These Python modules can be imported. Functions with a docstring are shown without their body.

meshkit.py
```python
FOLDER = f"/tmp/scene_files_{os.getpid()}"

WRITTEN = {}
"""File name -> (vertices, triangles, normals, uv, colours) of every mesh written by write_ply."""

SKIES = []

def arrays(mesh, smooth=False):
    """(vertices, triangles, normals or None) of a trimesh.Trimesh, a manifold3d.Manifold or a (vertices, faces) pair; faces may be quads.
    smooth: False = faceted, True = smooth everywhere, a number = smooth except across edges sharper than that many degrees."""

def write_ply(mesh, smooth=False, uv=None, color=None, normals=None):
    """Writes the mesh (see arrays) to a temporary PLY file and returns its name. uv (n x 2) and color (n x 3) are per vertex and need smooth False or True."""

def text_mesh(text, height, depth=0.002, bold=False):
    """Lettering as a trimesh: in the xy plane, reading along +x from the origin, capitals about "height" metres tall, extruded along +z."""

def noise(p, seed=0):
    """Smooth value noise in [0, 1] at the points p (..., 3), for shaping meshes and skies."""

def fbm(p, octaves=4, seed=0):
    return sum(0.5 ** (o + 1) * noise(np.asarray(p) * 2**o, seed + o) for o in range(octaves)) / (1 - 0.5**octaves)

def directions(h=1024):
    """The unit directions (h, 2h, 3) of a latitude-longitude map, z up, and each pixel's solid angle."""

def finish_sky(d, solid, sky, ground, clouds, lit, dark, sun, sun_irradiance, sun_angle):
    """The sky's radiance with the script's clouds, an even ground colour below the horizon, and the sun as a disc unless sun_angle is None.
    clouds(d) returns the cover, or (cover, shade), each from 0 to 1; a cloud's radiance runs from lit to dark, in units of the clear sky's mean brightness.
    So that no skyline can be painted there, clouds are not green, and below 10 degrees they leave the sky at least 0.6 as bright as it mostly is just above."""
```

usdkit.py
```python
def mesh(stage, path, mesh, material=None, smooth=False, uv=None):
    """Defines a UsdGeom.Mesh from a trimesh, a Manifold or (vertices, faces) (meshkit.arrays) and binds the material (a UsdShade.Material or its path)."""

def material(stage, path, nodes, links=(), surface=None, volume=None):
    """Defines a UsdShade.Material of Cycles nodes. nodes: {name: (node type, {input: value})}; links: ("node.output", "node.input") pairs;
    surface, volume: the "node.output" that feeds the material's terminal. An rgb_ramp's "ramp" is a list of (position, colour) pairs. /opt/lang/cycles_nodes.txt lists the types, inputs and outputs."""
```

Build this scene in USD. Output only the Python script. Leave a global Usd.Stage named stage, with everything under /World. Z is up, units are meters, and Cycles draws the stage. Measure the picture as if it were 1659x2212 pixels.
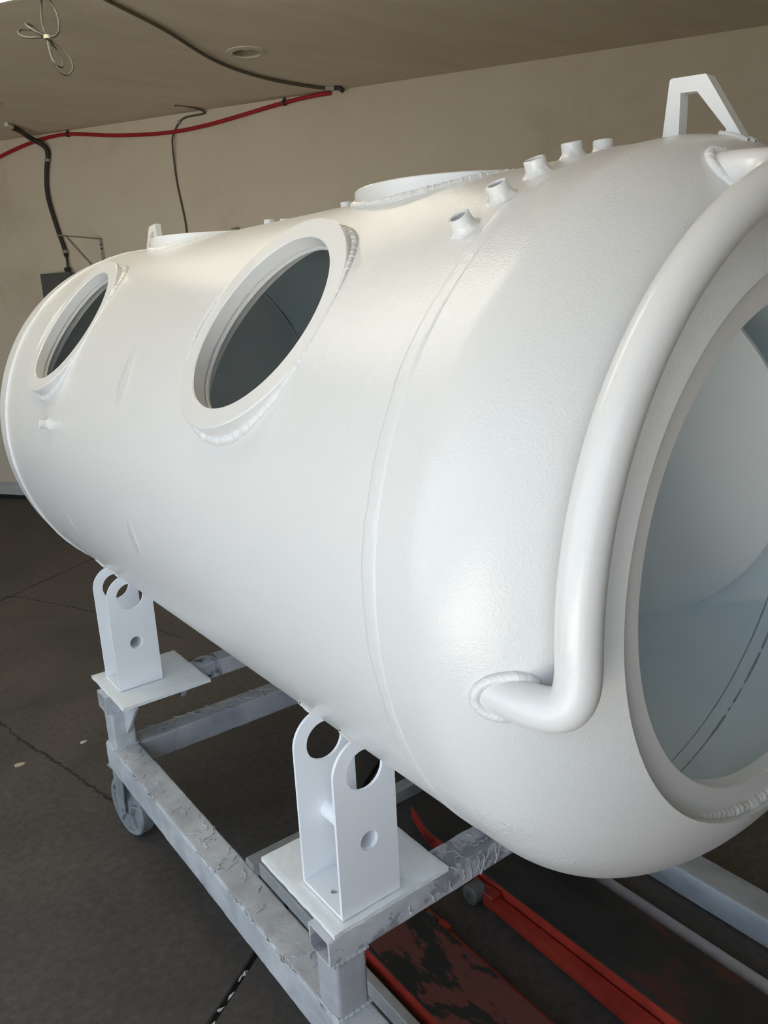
import math
import numpy as np
import trimesh
import manifold3d as m3
import shapely
from shapely.geometry import Polygon, Point, box as sbox
from pxr import Usd, UsdGeom, UsdLux, UsdShade, Gf, Sdf, Vt
import usdkit
import meshkit

stage = Usd.Stage.CreateInMemory()
UsdGeom.SetStageUpAxis(stage, "Z")
UsdGeom.SetStageMetersPerUnit(stage, 1.0)
world = UsdGeom.Xform.Define(stage, "/World")
stage.SetDefaultPrim(world.GetPrim())
UsdGeom.Scope.Define(stage, "/World/Looks")

# ------------------------------------------------------------------ camera
R = 0.61                    # outer radius of the chamber
H = 1.3481                  # height of its axis above the floor; the axis runs along +Y through x = 0
L = 2.0595                  # length of the cylindrical shell, y = 0 (near) to y = L (far)
F_PX = 1694.65
YAW, PITCH, ROLL = 0.6397, 0.2607, -0.0471
EYE = np.array([-1.180, -0.8086, 1.7377])


def camera_axes():
    f = np.array([math.sin(YAW) * math.cos(PITCH), math.cos(YAW) * math.cos(PITCH), -math.sin(PITCH)])
    r = np.array([math.cos(YAW), -math.sin(YAW), 0.0])
    u = np.cross(r, f)
    return r * math.cos(ROLL) + u * math.sin(ROLL), -r * math.sin(ROLL) + u * math.cos(ROLL), f


cr, cu, cf = camera_axes()
cam = UsdGeom.Camera.Define(stage, "/World/camera")
cam.CreateHorizontalApertureAttr(36.0)
cam.CreateVerticalApertureAttr(48.0)
cam.CreateFocalLengthAttr(F_PX / 1659 * 36.0)
cam.CreateClippingRangeAttr(Gf.Vec2f(0.05, 200.0))
mat4 = Gf.Matrix4d(*cr, 0, *cu, 0, *(-cf), 0, *EYE, 1)
cam.AddTransformOp().Set(mat4)
cam.CreateExposureAttr(0.06)

# ------------------------------------------------------------------ light: sky and sun through the open garage door, strip lights
E1 = np.array([0.535, -0.845, 0.0]); E1 /= np.linalg.norm(E1)      # along the back wall, to the right
E2 = np.array([-E1[1], E1[0], 0.0])                                # towards the back wall
WALL_T, DOOR_T, CEIL = 4.467, -2.25, 3.264
S_LEFT, S_RIGHT = -9.0, 4.2
DOOR_S0, DOOR_S1, DOOR_H = -7.2, 0.9, 3.05

dome = UsdLux.DomeLight.Define(stage, "/World/sky")
dome.CreateColorAttr(Gf.Vec3f(0.70, 0.87, 1.08))
dome.CreateIntensityAttr(0.56)
sun = UsdLux.DistantLight.Define(stage, "/World/sun")
sun.CreateAngleAttr(0.53)
sun.CreateColorAttr(Gf.Vec3f(1.0, 0.965, 0.90))
sun.CreateIntensityAttr(7.0)
sun.CreateNormalizeAttr(True)


def aim(prim, direction, origin=(0, 0, 0)):
    """A light shines along its -Z."""
    z = -np.array(direction, float); z /= np.linalg.norm(z)
    x = np.cross([0.0, 0.0, 1.0], z)
    x = x / np.linalg.norm(x) if np.linalg.norm(x) > 1e-6 else np.array([1.0, 0, 0])
    y = np.cross(z, x)
    UsdGeom.Xformable(prim).AddTransformOp().Set(Gf.Matrix4d(*x, 0, *y, 0, *z, 0, *map(float, origin), 1))


aim(sun, 0.80 * E1 - 0.10 * E2 + np.array([0, 0, -1.1]))   # high, along the front of the building, so no sun patch falls inside
STRIP_POWER = 10.0                                           # emission of the ceiling strip lights

# ------------------------------------------------------------------ helpers
taken = {}
origins = {}


def W(s, t, z=0.0):
    return s * E1 + t * E2 + np.array([0.0, 0.0, z])


def numbered(parent, name):
    k = taken.get((parent, name), 0)
    taken[(parent, name)] = k + 1
    return f"{parent}/{name}" + (f"_{k:03d}" if k else "")


def data(prim, **kv):
    for k, v in kv.items():
        if v:
            prim.SetCustomDataByKey(k, v)


def thing(name, label, category, at=(0, 0, 0), group=None, kind=None):
    path = numbered("/World", name)
    x = UsdGeom.Xform.Define(stage, path)
    x.AddTranslateOp().Set(Gf.Vec3d(*map(float, at)))
    origins[path] = np.array(at, float)
    data(x.GetPrim(), label=label, category=category, group=group, kind=kind)
    return path


def setting(name, at=(0, 0, 0)):
    path = numbered("/World", name)
    x = UsdGeom.Xform.Define(stage, path)
    origins[path] = np.array(at, float)
    x.AddTranslateOp().Set(Gf.Vec3d(*map(float, at)))
    data(x.GetPrim(), kind="structure")
    return path


def obj(name, mesh, material, parent="/World", smooth=False, normals=None, label=None, category=None, group=None, kind=None):
    """One Mesh; the shapes are given in world coordinates, the thing's base is taken off."""
    path = numbered(parent, name)
    top = "/".join(path.split("/")[:3])
    o = origins.get(top, np.zeros(3))
    v, f, n = meshkit.arrays(mesh, smooth)
    if normals is not None:
        n = normals
    m = usdkit.mesh(stage, path, (v - o, f), f"/World/Looks/{material}")
    if n is not None:
        m.CreateNormalsAttr(Vt.Vec3fArray.FromNumpy(np.asarray(n, np.float32)))
        m.SetNormalsInterpolation("vertex")
    data(m.GetPrim(), label=label, category=category, group=group, kind=kind)
    return path


def cat(*ms):
    return trimesh.util.concatenate(list(ms))


def tm(man):
    m = man.to_mesh()
    return trimesh.Trimesh(m.vert_properties[:, :3], m.tri_verts, process=False)


def man(mesh):
    return m3.Manifold(m3.Mesh(np.asarray(mesh.vertices, np.float32), np.asarray(mesh.faces, np.uint32)))


def frame(o, x, y, z):
    M = np.eye(4)
    M[:3, 0], M[:3, 1], M[:3, 2], M[:3, 3] = x, y, z, o
    return M


def block(lo, hi, bevel=0.0, M=None):
    """Box from lo to hi with chamfered edges."""
    lo, hi = np.minimum(lo, hi).astype(float), np.maximum(lo, hi).astype(float)
    if bevel > 0:
        b = min(bevel, 0.45 * (hi - lo).min())
        pts = []
        for sx in (0, 1):
            for sy in (0, 1):
                for sz in (0, 1):
                    c = np.array([(lo, hi)[sx][0], (lo, hi)[sy][1], (lo, hi)[sz][2]])
                    d = np.array([1 - 2 * sx, 1 - 2 * sy, 1 - 2 * sz]) * b
                    pts += [c + d * [0, 1, 1], c + d * [1, 0, 1], c + d * [1, 1, 0]]
        m = tm(m3.Manifold.hull_points(np.array(pts)))
    else:
        m = trimesh.creation.box(extents=hi - lo)
        m.apply_translation((lo + hi) / 2)
    if M is not None:
        m.apply_transform(M)
    return m


ROOM = frame([0, 0, 0], E1, E2, [0, 0, 1])     # local x = s, y = t


def rblock(s0, s1, t0, t1, z0, z1, bevel=0.0):
    return block((s0, t0, z0), (s1, t1, z1), bevel, ROOM)


def grid_mesh(P, closed_u=False, closed_v=False, flip=False):
    """P: (nu, nv, 3)."""
    nu, nv = P.shape[:2]
    i = np.arange(nu if closed_u else nu - 1)[:, None]
    j = np.arange(nv if closed_v else nv - 1)[None]
    a, b = i * nv + j, ((i + 1) % nu) * nv + j
    c, d = ((i + 1) % nu) * nv + (j + 1) % nv, i * nv + (j + 1) % nv
    f = np.stack([a + 0 * j, b + 0 * j, c + 0 * j, d + 0 * j], -1).reshape(-1, 4)
    if flip:
        f = f[:, ::-1]
    f = np.vstack([f[:, [0, 1, 2]], f[:, [0, 2, 3]]])
    return trimesh.Trimesh(P.reshape(-1, 3), f, process=False)


def fix(mesh):
    mesh = trimesh.Trimesh(mesh.vertices, mesh.faces, process=True)
    mesh.fix_normals()
    return mesh


def spline(pts, n=80, smooth=True):
    from scipy.interpolate import CubicSpline, PchipInterpolator
    pts = np.asarray(pts, float)
    t = np.r_[0, np.cumsum(np.linalg.norm(np.diff(pts, axis=0), axis=1))]
    c = (CubicSpline if smooth else PchipInterpolator)(t, pts)
    return c(np.linspace(0, t[-1], n))


def tube(path, r, sides=12, cap=True):
    """Swept tube; r a number or one per point."""
    P = np.asarray(path, float)
    r = np.broadcast_to(np.asarray(r, float), len(P))
    T = np.gradient(P, axis=0)
    T /= np.linalg.norm(T, axis=1, keepdims=True)
    a = np.cross(T[0], [0.13, 0.31, 0.94]); a /= np.linalg.norm(a)
    rings = []
    ph = np.linspace(0, 2 * np.pi, sides, endpoint=False)
    for k in range(len(P)):
        a = a - (a @ T[k]) * T[k]; a /= np.linalg.norm(a)
        b = np.cross(T[k], a)
        rings.append(P[k] + r[k] * (np.cos(ph)[:, None] * a + np.sin(ph)[:, None] * b))
    G = np.array(rings)
    m = grid_mesh(G, closed_v=True)
    if cap:
        n = len(m.vertices)
        v = np.vstack([m.vertices, P[0], P[-1]])
        k = np.arange(sides); k2 = (k + 1) % sides
        e = (len(P) - 1) * sides
        f = np.vstack([m.faces, np.stack([k2, k, 0 * k + n], 1), np.stack([e + k, e + k2, 0 * k + n + 1], 1)])
        m = trimesh.Trimesh(v, f, process=False)
    m.fix_normals()
    return m


def lathe(profile, M, n=48, closed=True):
    """profile: (radius, height) pairs, turned about local z."""
    p = np.asarray(profile, float)
    ph = np.linspace(0, 2 * np.pi, n, endpoint=False)
    G = np.stack([p[None, :, 0] * np.cos(ph)[:, None], p[None, :, 0] * np.sin(ph)[:, None], 0 * ph[:, None] + p[None, :, 1]], -1)
    m = grid_mesh(G, closed_u=True, closed_v=closed)
    m.fix_normals()
    m.apply_transform(M)
    return m


def axis_frame(o, z):
    z = np.array(z, float); z /= np.linalg.norm(z)
    x = np.cross([0.0, 1.0, 0.0], z)
    if np.linalg.norm(x) < 1e-6:
        x = np.array([1.0, 0, 0])
    x /= np.linalg.norm(x)
    return frame(o, x, np.cross(z, x), z)


def cylinder(a, b, r, n=32):
    a, b = np.array(a, float), np.array(b, float)
    m = trimesh.creation.cylinder(radius=r, height=np.linalg.norm(b - a), sections=n)
    m.apply_transform(axis_frame((a + b) / 2, b - a))
    return m


def ngrid(p, scale, seed, octaves=4):
    return meshkit.fbm(np.asarray(p) * scale + 17.3, octaves, seed) - 0.5


# ------------------------------------------------------------------ materials
def looks(name, nodes, links, surface="p.BSDF"):
    return usdkit.material(stage, f"/World/Looks/{name}", nodes, links, surface=surface)


def paint(name, color, rough, peel_scale=260.0, peel=0.12, mottle=0.03, patches=(), spec=0.5, coat=0.0):
    """Sprayed paint: faint mottling of the colour, orange peel relief, and scuffed patches (centre, radii, strength) of coarser relief."""
    c = np.array(color, float)
    nodes = {
        "g": ("geometry", {}),
        "n1": ("noise_texture", {"scale": 3.0, "detail": 4.0}),
        "r1": ("rgb_ramp", {"ramp": [(0.3, tuple(c * (1 - mottle))), (0.7, tuple(np.minimum(c * (1 + mottle), 1)))]}),
        "n2": ("noise_texture", {"scale": peel_scale, "detail": 2.0, "roughness": 0.6}),
        "b": ("bump", {"strength": peel, "distance": 0.002}),
        "p": ("principled_bsdf", {"roughness": rough, "specular_ior_level": spec, "coat_weight": coat, "coat_roughness": 0.15}),
    }
    links = [("g.position", "n1.vector"), ("g.position", "n2.vector"), ("n1.fac", "r1.fac"), ("r1.color", "p.base_color"), ("b.normal", "p.normal")]
    last = "n2.fac"
    for k, (centre, radii, amount) in enumerate(patches):
        nodes[f"s{k}"] = ("vector_math", {"math_type": "subtract", "vector2": tuple(centre)})
        nodes[f"d{k}"] = ("vector_math", {"math_type": "divide", "vector2": tuple(radii)})
        nodes[f"l{k}"] = ("vector_math", {"math_type": "length"})
        nodes[f"m{k}"] = ("map_range", {"from_min": 0.35, "from_max": 1.0, "to_min": amount, "to_max": 0.0, "clamp": True})
        nodes[f"w{k}"] = ("noise_texture", {"scale": 70.0, "detail": 3.0, "distortion": 1.2})
        nodes[f"x{k}"] = ("math", {"math_type": "multiply"})
        nodes[f"a{k}"] = ("math", {"math_type": "add"})
        links += [("g.position", f"s{k}.vector1"), (f"s{k}.vector", f"d{k}.vector1"), (f"d{k}.vector", f"l{k}.vector1"), (f"l{k}.value", f"m{k}.value"),
                  ("g.position", f"w{k}.vector"), (f"w{k}.fac", f"x{k}.value1"), (f"m{k}.result", f"x{k}.value2"), (last, f"a{k}.value1"), (f"x{k}.value", f"a{k}.value2")]
        last = f"a{k}.value"
    links.append((last, "b.height"))
    return looks(name, nodes, links)


def worn(name, stops, scale, rough, bump=0.3, bump_scale=60.0, detail=6.0, stretch=(1, 1, 1), distortion=0.3, spec=0.4, distance=0.003, metallic=0.0):
    """A surface whose colour runs through the given stops along a noise, with relief."""
    nodes = {
        "g": ("geometry", {}), "mp": ("mapping", {"scale": tuple(stretch)}),
        "n1": ("noise_texture", {"scale": scale, "detail": detail, "roughness": 0.62, "distortion": distortion}),
        "r1": ("rgb_ramp", {"ramp": stops}),
        "n2": ("noise_texture", {"scale": bump_scale, "detail": 5.0, "roughness": 0.6}),
        "b": ("bump", {"strength": bump, "distance": distance}),
        "p": ("principled_bsdf", {"roughness": rough, "specular_ior_level": spec, "metallic": metallic}),
    }
    links = [("g.position", "mp.vector"), ("mp.vector", "n1.vector"), ("mp.vector", "n2.vector"), ("n1.fac", "r1.fac"), ("r1.color", "p.base_color"), ("n2.fac", "b.height"), ("b.normal", "p.normal")]
    return looks(name, nodes, links)


WHITE = (0.745, 0.748, 0.730)
paint("chamber_paint", WHITE, 0.24, spec=0.65, peel_scale=300, peel=0.26, mottle=0.012,
      patches=[((-0.558, 0.994, 1.595), (0.06, 0.035, 0.085), 15.0), ((-0.599, 0.954, 1.23), (0.06, 0.025, 0.05), 10.0), ((-0.570, 1.592, 1.131), (0.07, 0.05, 0.07), 10.0), ((-0.537, 0.10, 1.055), (0.06, 0.14, 0.035), 4.0)])
paint("head_paint", WHITE, 0.24, spec=0.65, peel_scale=300, peel=0.26, mottle=0.012,
      patches=[((-0.514, -0.110, 1.028), (0.07, 0.13, 0.05), 5.0), ((-0.391, -0.184, 0.93), (0.14, 0.06, 0.04), 3.0)])
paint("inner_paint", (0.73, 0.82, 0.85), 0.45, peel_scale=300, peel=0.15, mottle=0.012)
paint("plate_paint", (0.89, 0.91, 0.885), 0.45, peel_scale=300, peel=0.15, mottle=0.012)
paint("smooth_white", (0.76, 0.76, 0.742), 0.24, spec=0.65, peel_scale=420, peel=0.10, mottle=0.01)
paint("bracket_white", (0.89, 0.91, 0.935), 0.40, peel_scale=420, peel=0.06, mottle=0.01)
paint("weld_white", (0.75, 0.75, 0.73), 0.24, peel_scale=140, peel=0.35, mottle=0.02)
worn("thread_dark", [(0.3, (0.30, 0.29, 0.32)), (0.7, (0.42, 0.42, 0.45))], 80, 0.4)
worn("seam_gap", [(0.4, (0.28, 0.315, 0.32)), (0.6, (0.40, 0.44, 0.445))], 30, 0.7)
worn("cart_paint", [(0.30, (0.36, 0.37, 0.395)), (0.48, (0.47, 0.485, 0.50)), (0.60, (0.56, 0.575, 0.58)), (0.75, (0.50, 0.51, 0.525))], 7, 0.45, bump=0.6, bump_scale=38, distance=0.004)
worn("cart_peeled", [(0.36, (0.27, 0.275, 0.295)), (0.45, (0.34, 0.345, 0.365)), (0.465, (0.52, 0.53, 0.55)), (0.75, (0.62, 0.63, 0.645))], 9, 0.5, bump=0.5, bump_scale=30, distance=0.004)
worn("cart_post_paint", [(0.30, (0.34, 0.345, 0.365)), (0.70, (0.45, 0.455, 0.475))], 12, 0.55, bump=0.25, bump_scale=70)
worn("overspray_white", [(0.40, (0.82, 0.85, 0.845)), (0.64, (0.87, 0.895, 0.885)), (0.76, (0.60, 0.61, 0.59))], 14, 0.5, bump=0.4, bump_scale=40)
worn("sooted", [(0.42, (0.015, 0.015, 0.018)), (0.52, (0.42, 0.44, 0.50)), (0.7, (0.55, 0.57, 0.62))], 16, 0.6, bump=0.4)
worn("rust_edge", [(0.4, (0.12, 0.11, 0.10)), (0.6, (0.33, 0.33, 0.33))], 60, 0.7)
worn("caster_grey", [(0.35, (0.20, 0.215, 0.22)), (0.65, (0.30, 0.32, 0.325))], 20, 0.55, bump=0.2)
worn("caster_dark", [(0.35, (0.10, 0.11, 0.11)), (0.65, (0.17, 0.18, 0.18))], 20, 0.55, bump=0.2)
worn("jack_red", [(0.28, (0.05, 0.012, 0.010)), (0.40, (0.30, 0.030, 0.018)), (0.75, (0.46, 0.050, 0.028))], 9, 0.45, bump=0.2)
worn("jack_worn_top", [(0.30, (0.012, 0.012, 0.010)), (0.475, (0.022, 0.022, 0.020)), (0.50, (0.15, 0.045, 0.036)), (0.62, (0.13, 0.055, 0.040)), (0.72, (0.03, 0.026, 0.022))], 4.5, 0.6, bump=0.4, bump_scale=30, stretch=(1.6, 0.8, 1))
worn("jack_black_top", [(0.30, (0.012, 0.012, 0.011)), (0.58, (0.035, 0.032, 0.027)), (0.68, (0.085, 0.030, 0.022)), (0.78, (0.03, 0.027, 0.024))], 5, 0.6, bump=0.45, bump_scale=26, stretch=(1.5, 0.6, 1))
worn("roller_grey", [(0.35, (0.12, 0.12, 0.11)), (0.65, (0.20, 0.20, 0.19))], 25, 0.6)
worn("beam_grey", [(0.30, (0.28, 0.30, 0.32)), (0.50, (0.39, 0.415, 0.435)), (0.70, (0.46, 0.48, 0.495))], 8, 0.55, bump=0.3, bump_scale=30, stretch=(1, 0.5, 2))
worn("pipe_grey", [(0.35, (0.42, 0.44, 0.48)), (0.65, (0.53, 0.55, 0.58))], 18, 0.5, bump=0.15)
worn("frame_pale", [(0.35, (0.36, 0.365, 0.34)), (0.65, (0.48, 0.48, 0.45))], 10, 0.6, bump=0.2)
worn("wall_plaster", [(0.25, (0.56, 0.475, 0.345)), (0.45, (0.69, 0.60, 0.455)), (0.62, (0.71, 0.625, 0.485)), (0.80, (0.75, 0.68, 0.54))], 1.3, 0.75, bump=0.12, bump_scale=55, detail=8)
worn("ceiling_board", [(0.30, (0.68, 0.585, 0.455)), (0.70, (0.76, 0.665, 0.53))], 2.0, 0.8, bump=0.10, bump_scale=40, stretch=(0.5, 2.5, 1))
worn("fixture_white", [(0.3, (0.74, 0.71, 0.63)), (0.7, (0.78, 0.75, 0.67))], 6, 0.5, bump=0.05)
worn("trim_ring", [(0.3, (0.60, 0.54, 0.42)), (0.7, (0.66, 0.60, 0.48))], 10, 0.6, bump=0.1)
worn("baffle", [(0.3, (0.30, 0.26, 0.19)), (0.7, (0.38, 0.33, 0.25))], 20, 0.6, bump=0.1)
worn("baseboard_paint", [(0.3, (0.50, 0.49, 0.46)), (0.7, (0.58, 0.57, 0.54))], 5, 0.6, bump=0.1)
worn("cable_black", [(0.35, (0.025, 0.023, 0.018)), (0.65, (0.05, 0.045, 0.034))], 30, 0.55, bump=0.2)
worn("cable_brown", [(0.35, (0.09, 0.075, 0.05)), (0.65, (0.13, 0.11, 0.075))], 30, 0.6, bump=0.1)
worn("cable_tan", [(0.35, (0.40, 0.36, 0.27)), (0.65, (0.50, 0.45, 0.34))], 30, 0.6, bump=0.1)
worn("wire_grey", [(0.35, (0.050, 0.046, 0.038)), (0.65, (0.080, 0.074, 0.062))], 30, 0.5, bump=0.1)
worn("hose_red", [(0.30, (0.34, 0.012, 0.014)), (0.70, (0.44, 0.020, 0.022))], 12, 0.45, bump=0.1)
worn("box_dark", [(0.30, (0.085, 0.085, 0.078)), (0.70, (0.12, 0.12, 0.11))], 8, 0.6, bump=0.1)
worn("bracket_steel", [(0.35, (0.30, 0.27, 0.21)), (0.65, (0.42, 0.38, 0.30))], 20, 0.5, bump=0.2)
worn("connector_white", [(0.35, (0.62, 0.60, 0.54)), (0.65, (0.72, 0.70, 0.64))], 20, 0.5, bump=0.1)
worn("joint_dirt", [(0.35, (0.010, 0.010, 0.010)), (0.65, (0.028, 0.026, 0.024))], 60, 0.9, bump=0.6)
worn("crack_dark", [(0.35, (0.018, 0.017, 0.016)), (0.65, (0.045, 0.042, 0.038))], 60, 0.9, bump=0.6)
worn("chip_white", [(0.35, (0.55, 0.54, 0.50)), (0.65, (0.72, 0.71, 0.68))], 60, 0.6)
worn("drive_concrete", [(0.3, (0.56, 0.53, 0.48)), (0.7, (0.63, 0.60, 0.55))], 2, 0.85, bump=0.2)
worn("yard_asphalt", [(0.3, (0.10, 0.10, 0.10)), (0.7, (0.15, 0.148, 0.145))], 6, 0.9, bump=0.4)

# the workshop floor: dark, stained, scuffed concrete
looks("floor_concrete", {
    "g": ("geometry", {}),
    "n1": ("noise_texture", {"scale": 1.6, "detail": 8.0, "roughness": 0.65, "distortion": 0.5}),
    "r1": ("rgb_ramp", {"ramp": [(0.30, (0.056, 0.051, 0.048)), (0.48, (0.078, 0.070, 0.063)), (0.62, (0.097, 0.085, 0.073)), (0.78, (0.122, 0.105, 0.086))]}),
    "n2": ("noise_texture", {"scale": 38.0, "detail": 6.0, "roughness": 0.7}),
    "r2": ("rgb_ramp", {"ramp": [(0.32, (0.72, 0.72, 0.72)), (0.55, (1.0, 1.0, 1.0)), (0.74, (1.28, 1.26, 1.22))]}),
    "mx": ("mix", {"mix_type": "multiply", "fac": 1.0}),
    "mp": ("mapping", {"rotation": (0.0, 0.0, 0.6), "scale": (3.0, 26.0, 1.0)}),
    "n3": ("noise_texture", {"scale": 1.0, "detail": 5.0, "roughness": 0.6, "distortion": 0.6}),
    "r3": ("rgb_ramp", {"ramp": [(0.66, (0, 0, 0)), (0.78, (1, 1, 1))]}),
    "mx2": ("mix", {"mix_type": "mix", "color2": (0.15, 0.142, 0.132)}),
    "f3": ("math", {"math_type": "multiply", "value2": 0.38}),
    "b": ("bump", {"strength": 0.35, "distance": 0.003}),
    "rr": ("map_range", {"from_min": 0.3, "from_max": 0.7, "to_min": 0.55, "to_max": 0.8, "clamp": True}),
    "p": ("principled_bsdf", {"specular_ior_level": 0.35}),
}, [("g.position", "n1.vector"), ("g.position", "n2.vector"), ("g.position", "mp.vector"), ("mp.vector", "n3.vector"), ("n1.fac", "r1.fac"), ("n2.fac", "r2.fac"),
    ("r1.color", "mx.color1"), ("r2.color", "mx.color2"), ("n3.fac", "r3.fac"), ("r3.color", "f3.value1"), ("mx.color", "mx2.color1"), ("f3.value", "mx2.fac"),
    ("mx2.color", "p.base_color"), ("n2.fac", "b.height"), ("b.normal", "p.normal"), ("n1.fac", "rr.value"), ("rr.result", "p.roughness")])
usdkit.material(stage, "/World/Looks/lamp_glow", {"e": ("emission", {"color": (1.0, 0.93, 0.76), "strength": STRIP_POWER})}, [], surface="e.emission")

# ------------------------------------------------------------------ the setting
# floor of cast slabs with open joints
fl = setting("floor")
JS = -0.982
s_edges = [S_LEFT - 0.2] + [x for x in (JS - 6.0, JS - 3.0, JS, JS + 3.0) if S_LEFT < x < S_RIGHT] + [S_RIGHT + 0.2]
t_edges = [DOOR_T - 0.12, 1.9, WALL_T + 0.12]
for i in range(len(s_edges) - 1):
    for j in range(len(t_edges) - 1):
        obj("slab", rblock(s_edges[i] + 0.008, s_edges[i + 1] - 0.008, t_edges[j] + 0.002, t_edges[j + 1] - 0.002, -0.12, 0.0, 0.004), "floor_concrete", fl)
obj("joint_bed", rblock(S_LEFT - 0.2, S_RIGHT + 0.2, DOOR_T - 0.12, WALL_T + 0.12, -0.2, -0.016), "joint_dirt", fl)


def crack(points, width, seed):
    rng = np.random.default_rng(seed)
    p = spline(points, 90, False)
    d = np.gradient(p, axis=0); d /= np.linalg.norm(d, axis=1, keepdims=True)
    nrm = np.stack([-d[:, 1], d[:, 0], 0 * d[:, 0]], 1)
    p = p + nrm * (rng.normal(0, 0.0035, len(p)))[:, None]
    w = width * np.clip(0.35 + rng.random(len(p)) * 1.1, 0, 1.6)[:, None]
    a, b = p + nrm * w, p - nrm * w
    top = np.stack([a, b], 1); top[..., 2] = 0.0012
    low = top.copy(); low[..., 2] = -0.004
    G = np.concatenate([top, low[:, ::-1]], 1)
    return fix(grid_mesh(G, closed_v=True))


for k, (pts, w) in enumerate([
        ([(-1.02, 3.37, 0), (-0.70, 2.80, 0), (-0.665, 2.58, 0), (-0.625, 2.40, 0), (-0.575, 2.19, 0), (-0.535, 2.00, 0), (-0.49, 1.80, 0)], 0.006),
        ([(-0.95, 4.75, 0), (-0.30, 4.55, 0), (-0.10, 4.20, 0), (0.15, 3.6, 0), (0.3, 3.1, 0)], 0.004)]):
    obj("crack", crack(pts, w, 5 + k), "crack_dark", fl)

# ceiling of large boards with fine joints; round holes for the recessed lamps
DOWN = [np.array([1.476, 3.958]), np.array([0.352, 5.862])]
ce = setting("ceiling")
ts = [DOOR_T, -0.05, 2.35, WALL_T]
ss = [S_LEFT, 1.9, S_RIGHT]
for i in range(len(ts) - 1):
    for j in range(len(ss) - 1):
        b = rblock(ss[j] + 0.0012, ss[j + 1] - 0.0012, ts[i] + 0.0012, ts[i + 1] - 0.0012, CEIL, CEIL + 0.10)
        mb = man(b)
        for q in DOWN:
            mb = mb - man(cylinder((q[0], q[1], CEIL - 0.3), (q[0], q[1], CEIL + 0.4), 0.098, 48))
        obj("ceiling_board", tm(mb), "ceiling_board", ce)
obj("ceiling_backing", rblock(S_LEFT - 0.2, S_RIGHT + 0.2, DOOR_T - 0.2, WALL_T + 0.2, CEIL + 0.32, CEIL + 0.40), "ceiling_board", ce)


def struct(name, mesh, mat):
    return obj(name, mesh, mat, kind="structure")


struct("wall_back", rblock(S_LEFT - 0.2, S_RIGHT + 0.2, WALL_T, WALL_T + 0.2, -0.1, CEIL + 0.35), "wall_plaster")
struct("wall_left", rblock(S_LEFT - 0.2, S_LEFT, DOOR_T - 0.2, WALL_T, -0.1, CEIL + 0.35), "wall_plaster")
struct("wall_right", rblock(S_RIGHT, S_RIGHT + 0.2, DOOR_T - 0.2, WALL_T, -0.1, CEIL + 0.35), "wall_plaster")
wf = setting("wall_front")
obj("wall_pier", rblock(S_LEFT, DOOR_S0, DOOR_T - 0.2, DOOR_T, -0.1, CEIL + 0.35), "wall_plaster", wf)
obj("wall_pier", rblock(DOOR_S1, S_RIGHT, DOOR_T - 0.2, DOOR_T, -0.1, CEIL + 0.35), "wall_plaster", wf)
obj("lintel", rblock(DOOR_S0, DOOR_S1, DOOR_T - 0.2, DOOR_T, DOOR_H, CEIL + 0.35), "wall_plaster", wf)
bb = setting("baseboard_back")
obj("board", rblock(S_LEFT, S_RIGHT, WALL_T - 0.014, WALL_T, 0.035, 0.15, 0.004), "baseboard_paint", bb)
obj("cap", rblock(S_LEFT, S_RIGHT, WALL_T - 0.022, WALL_T, 0.15, 0.165, 0.004), "baseboard_paint", bb)
obj("gap", rblock(S_LEFT, S_RIGHT, WALL_T - 0.010, WALL_T, 0.0, 0.035), "joint_dirt", bb)
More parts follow.
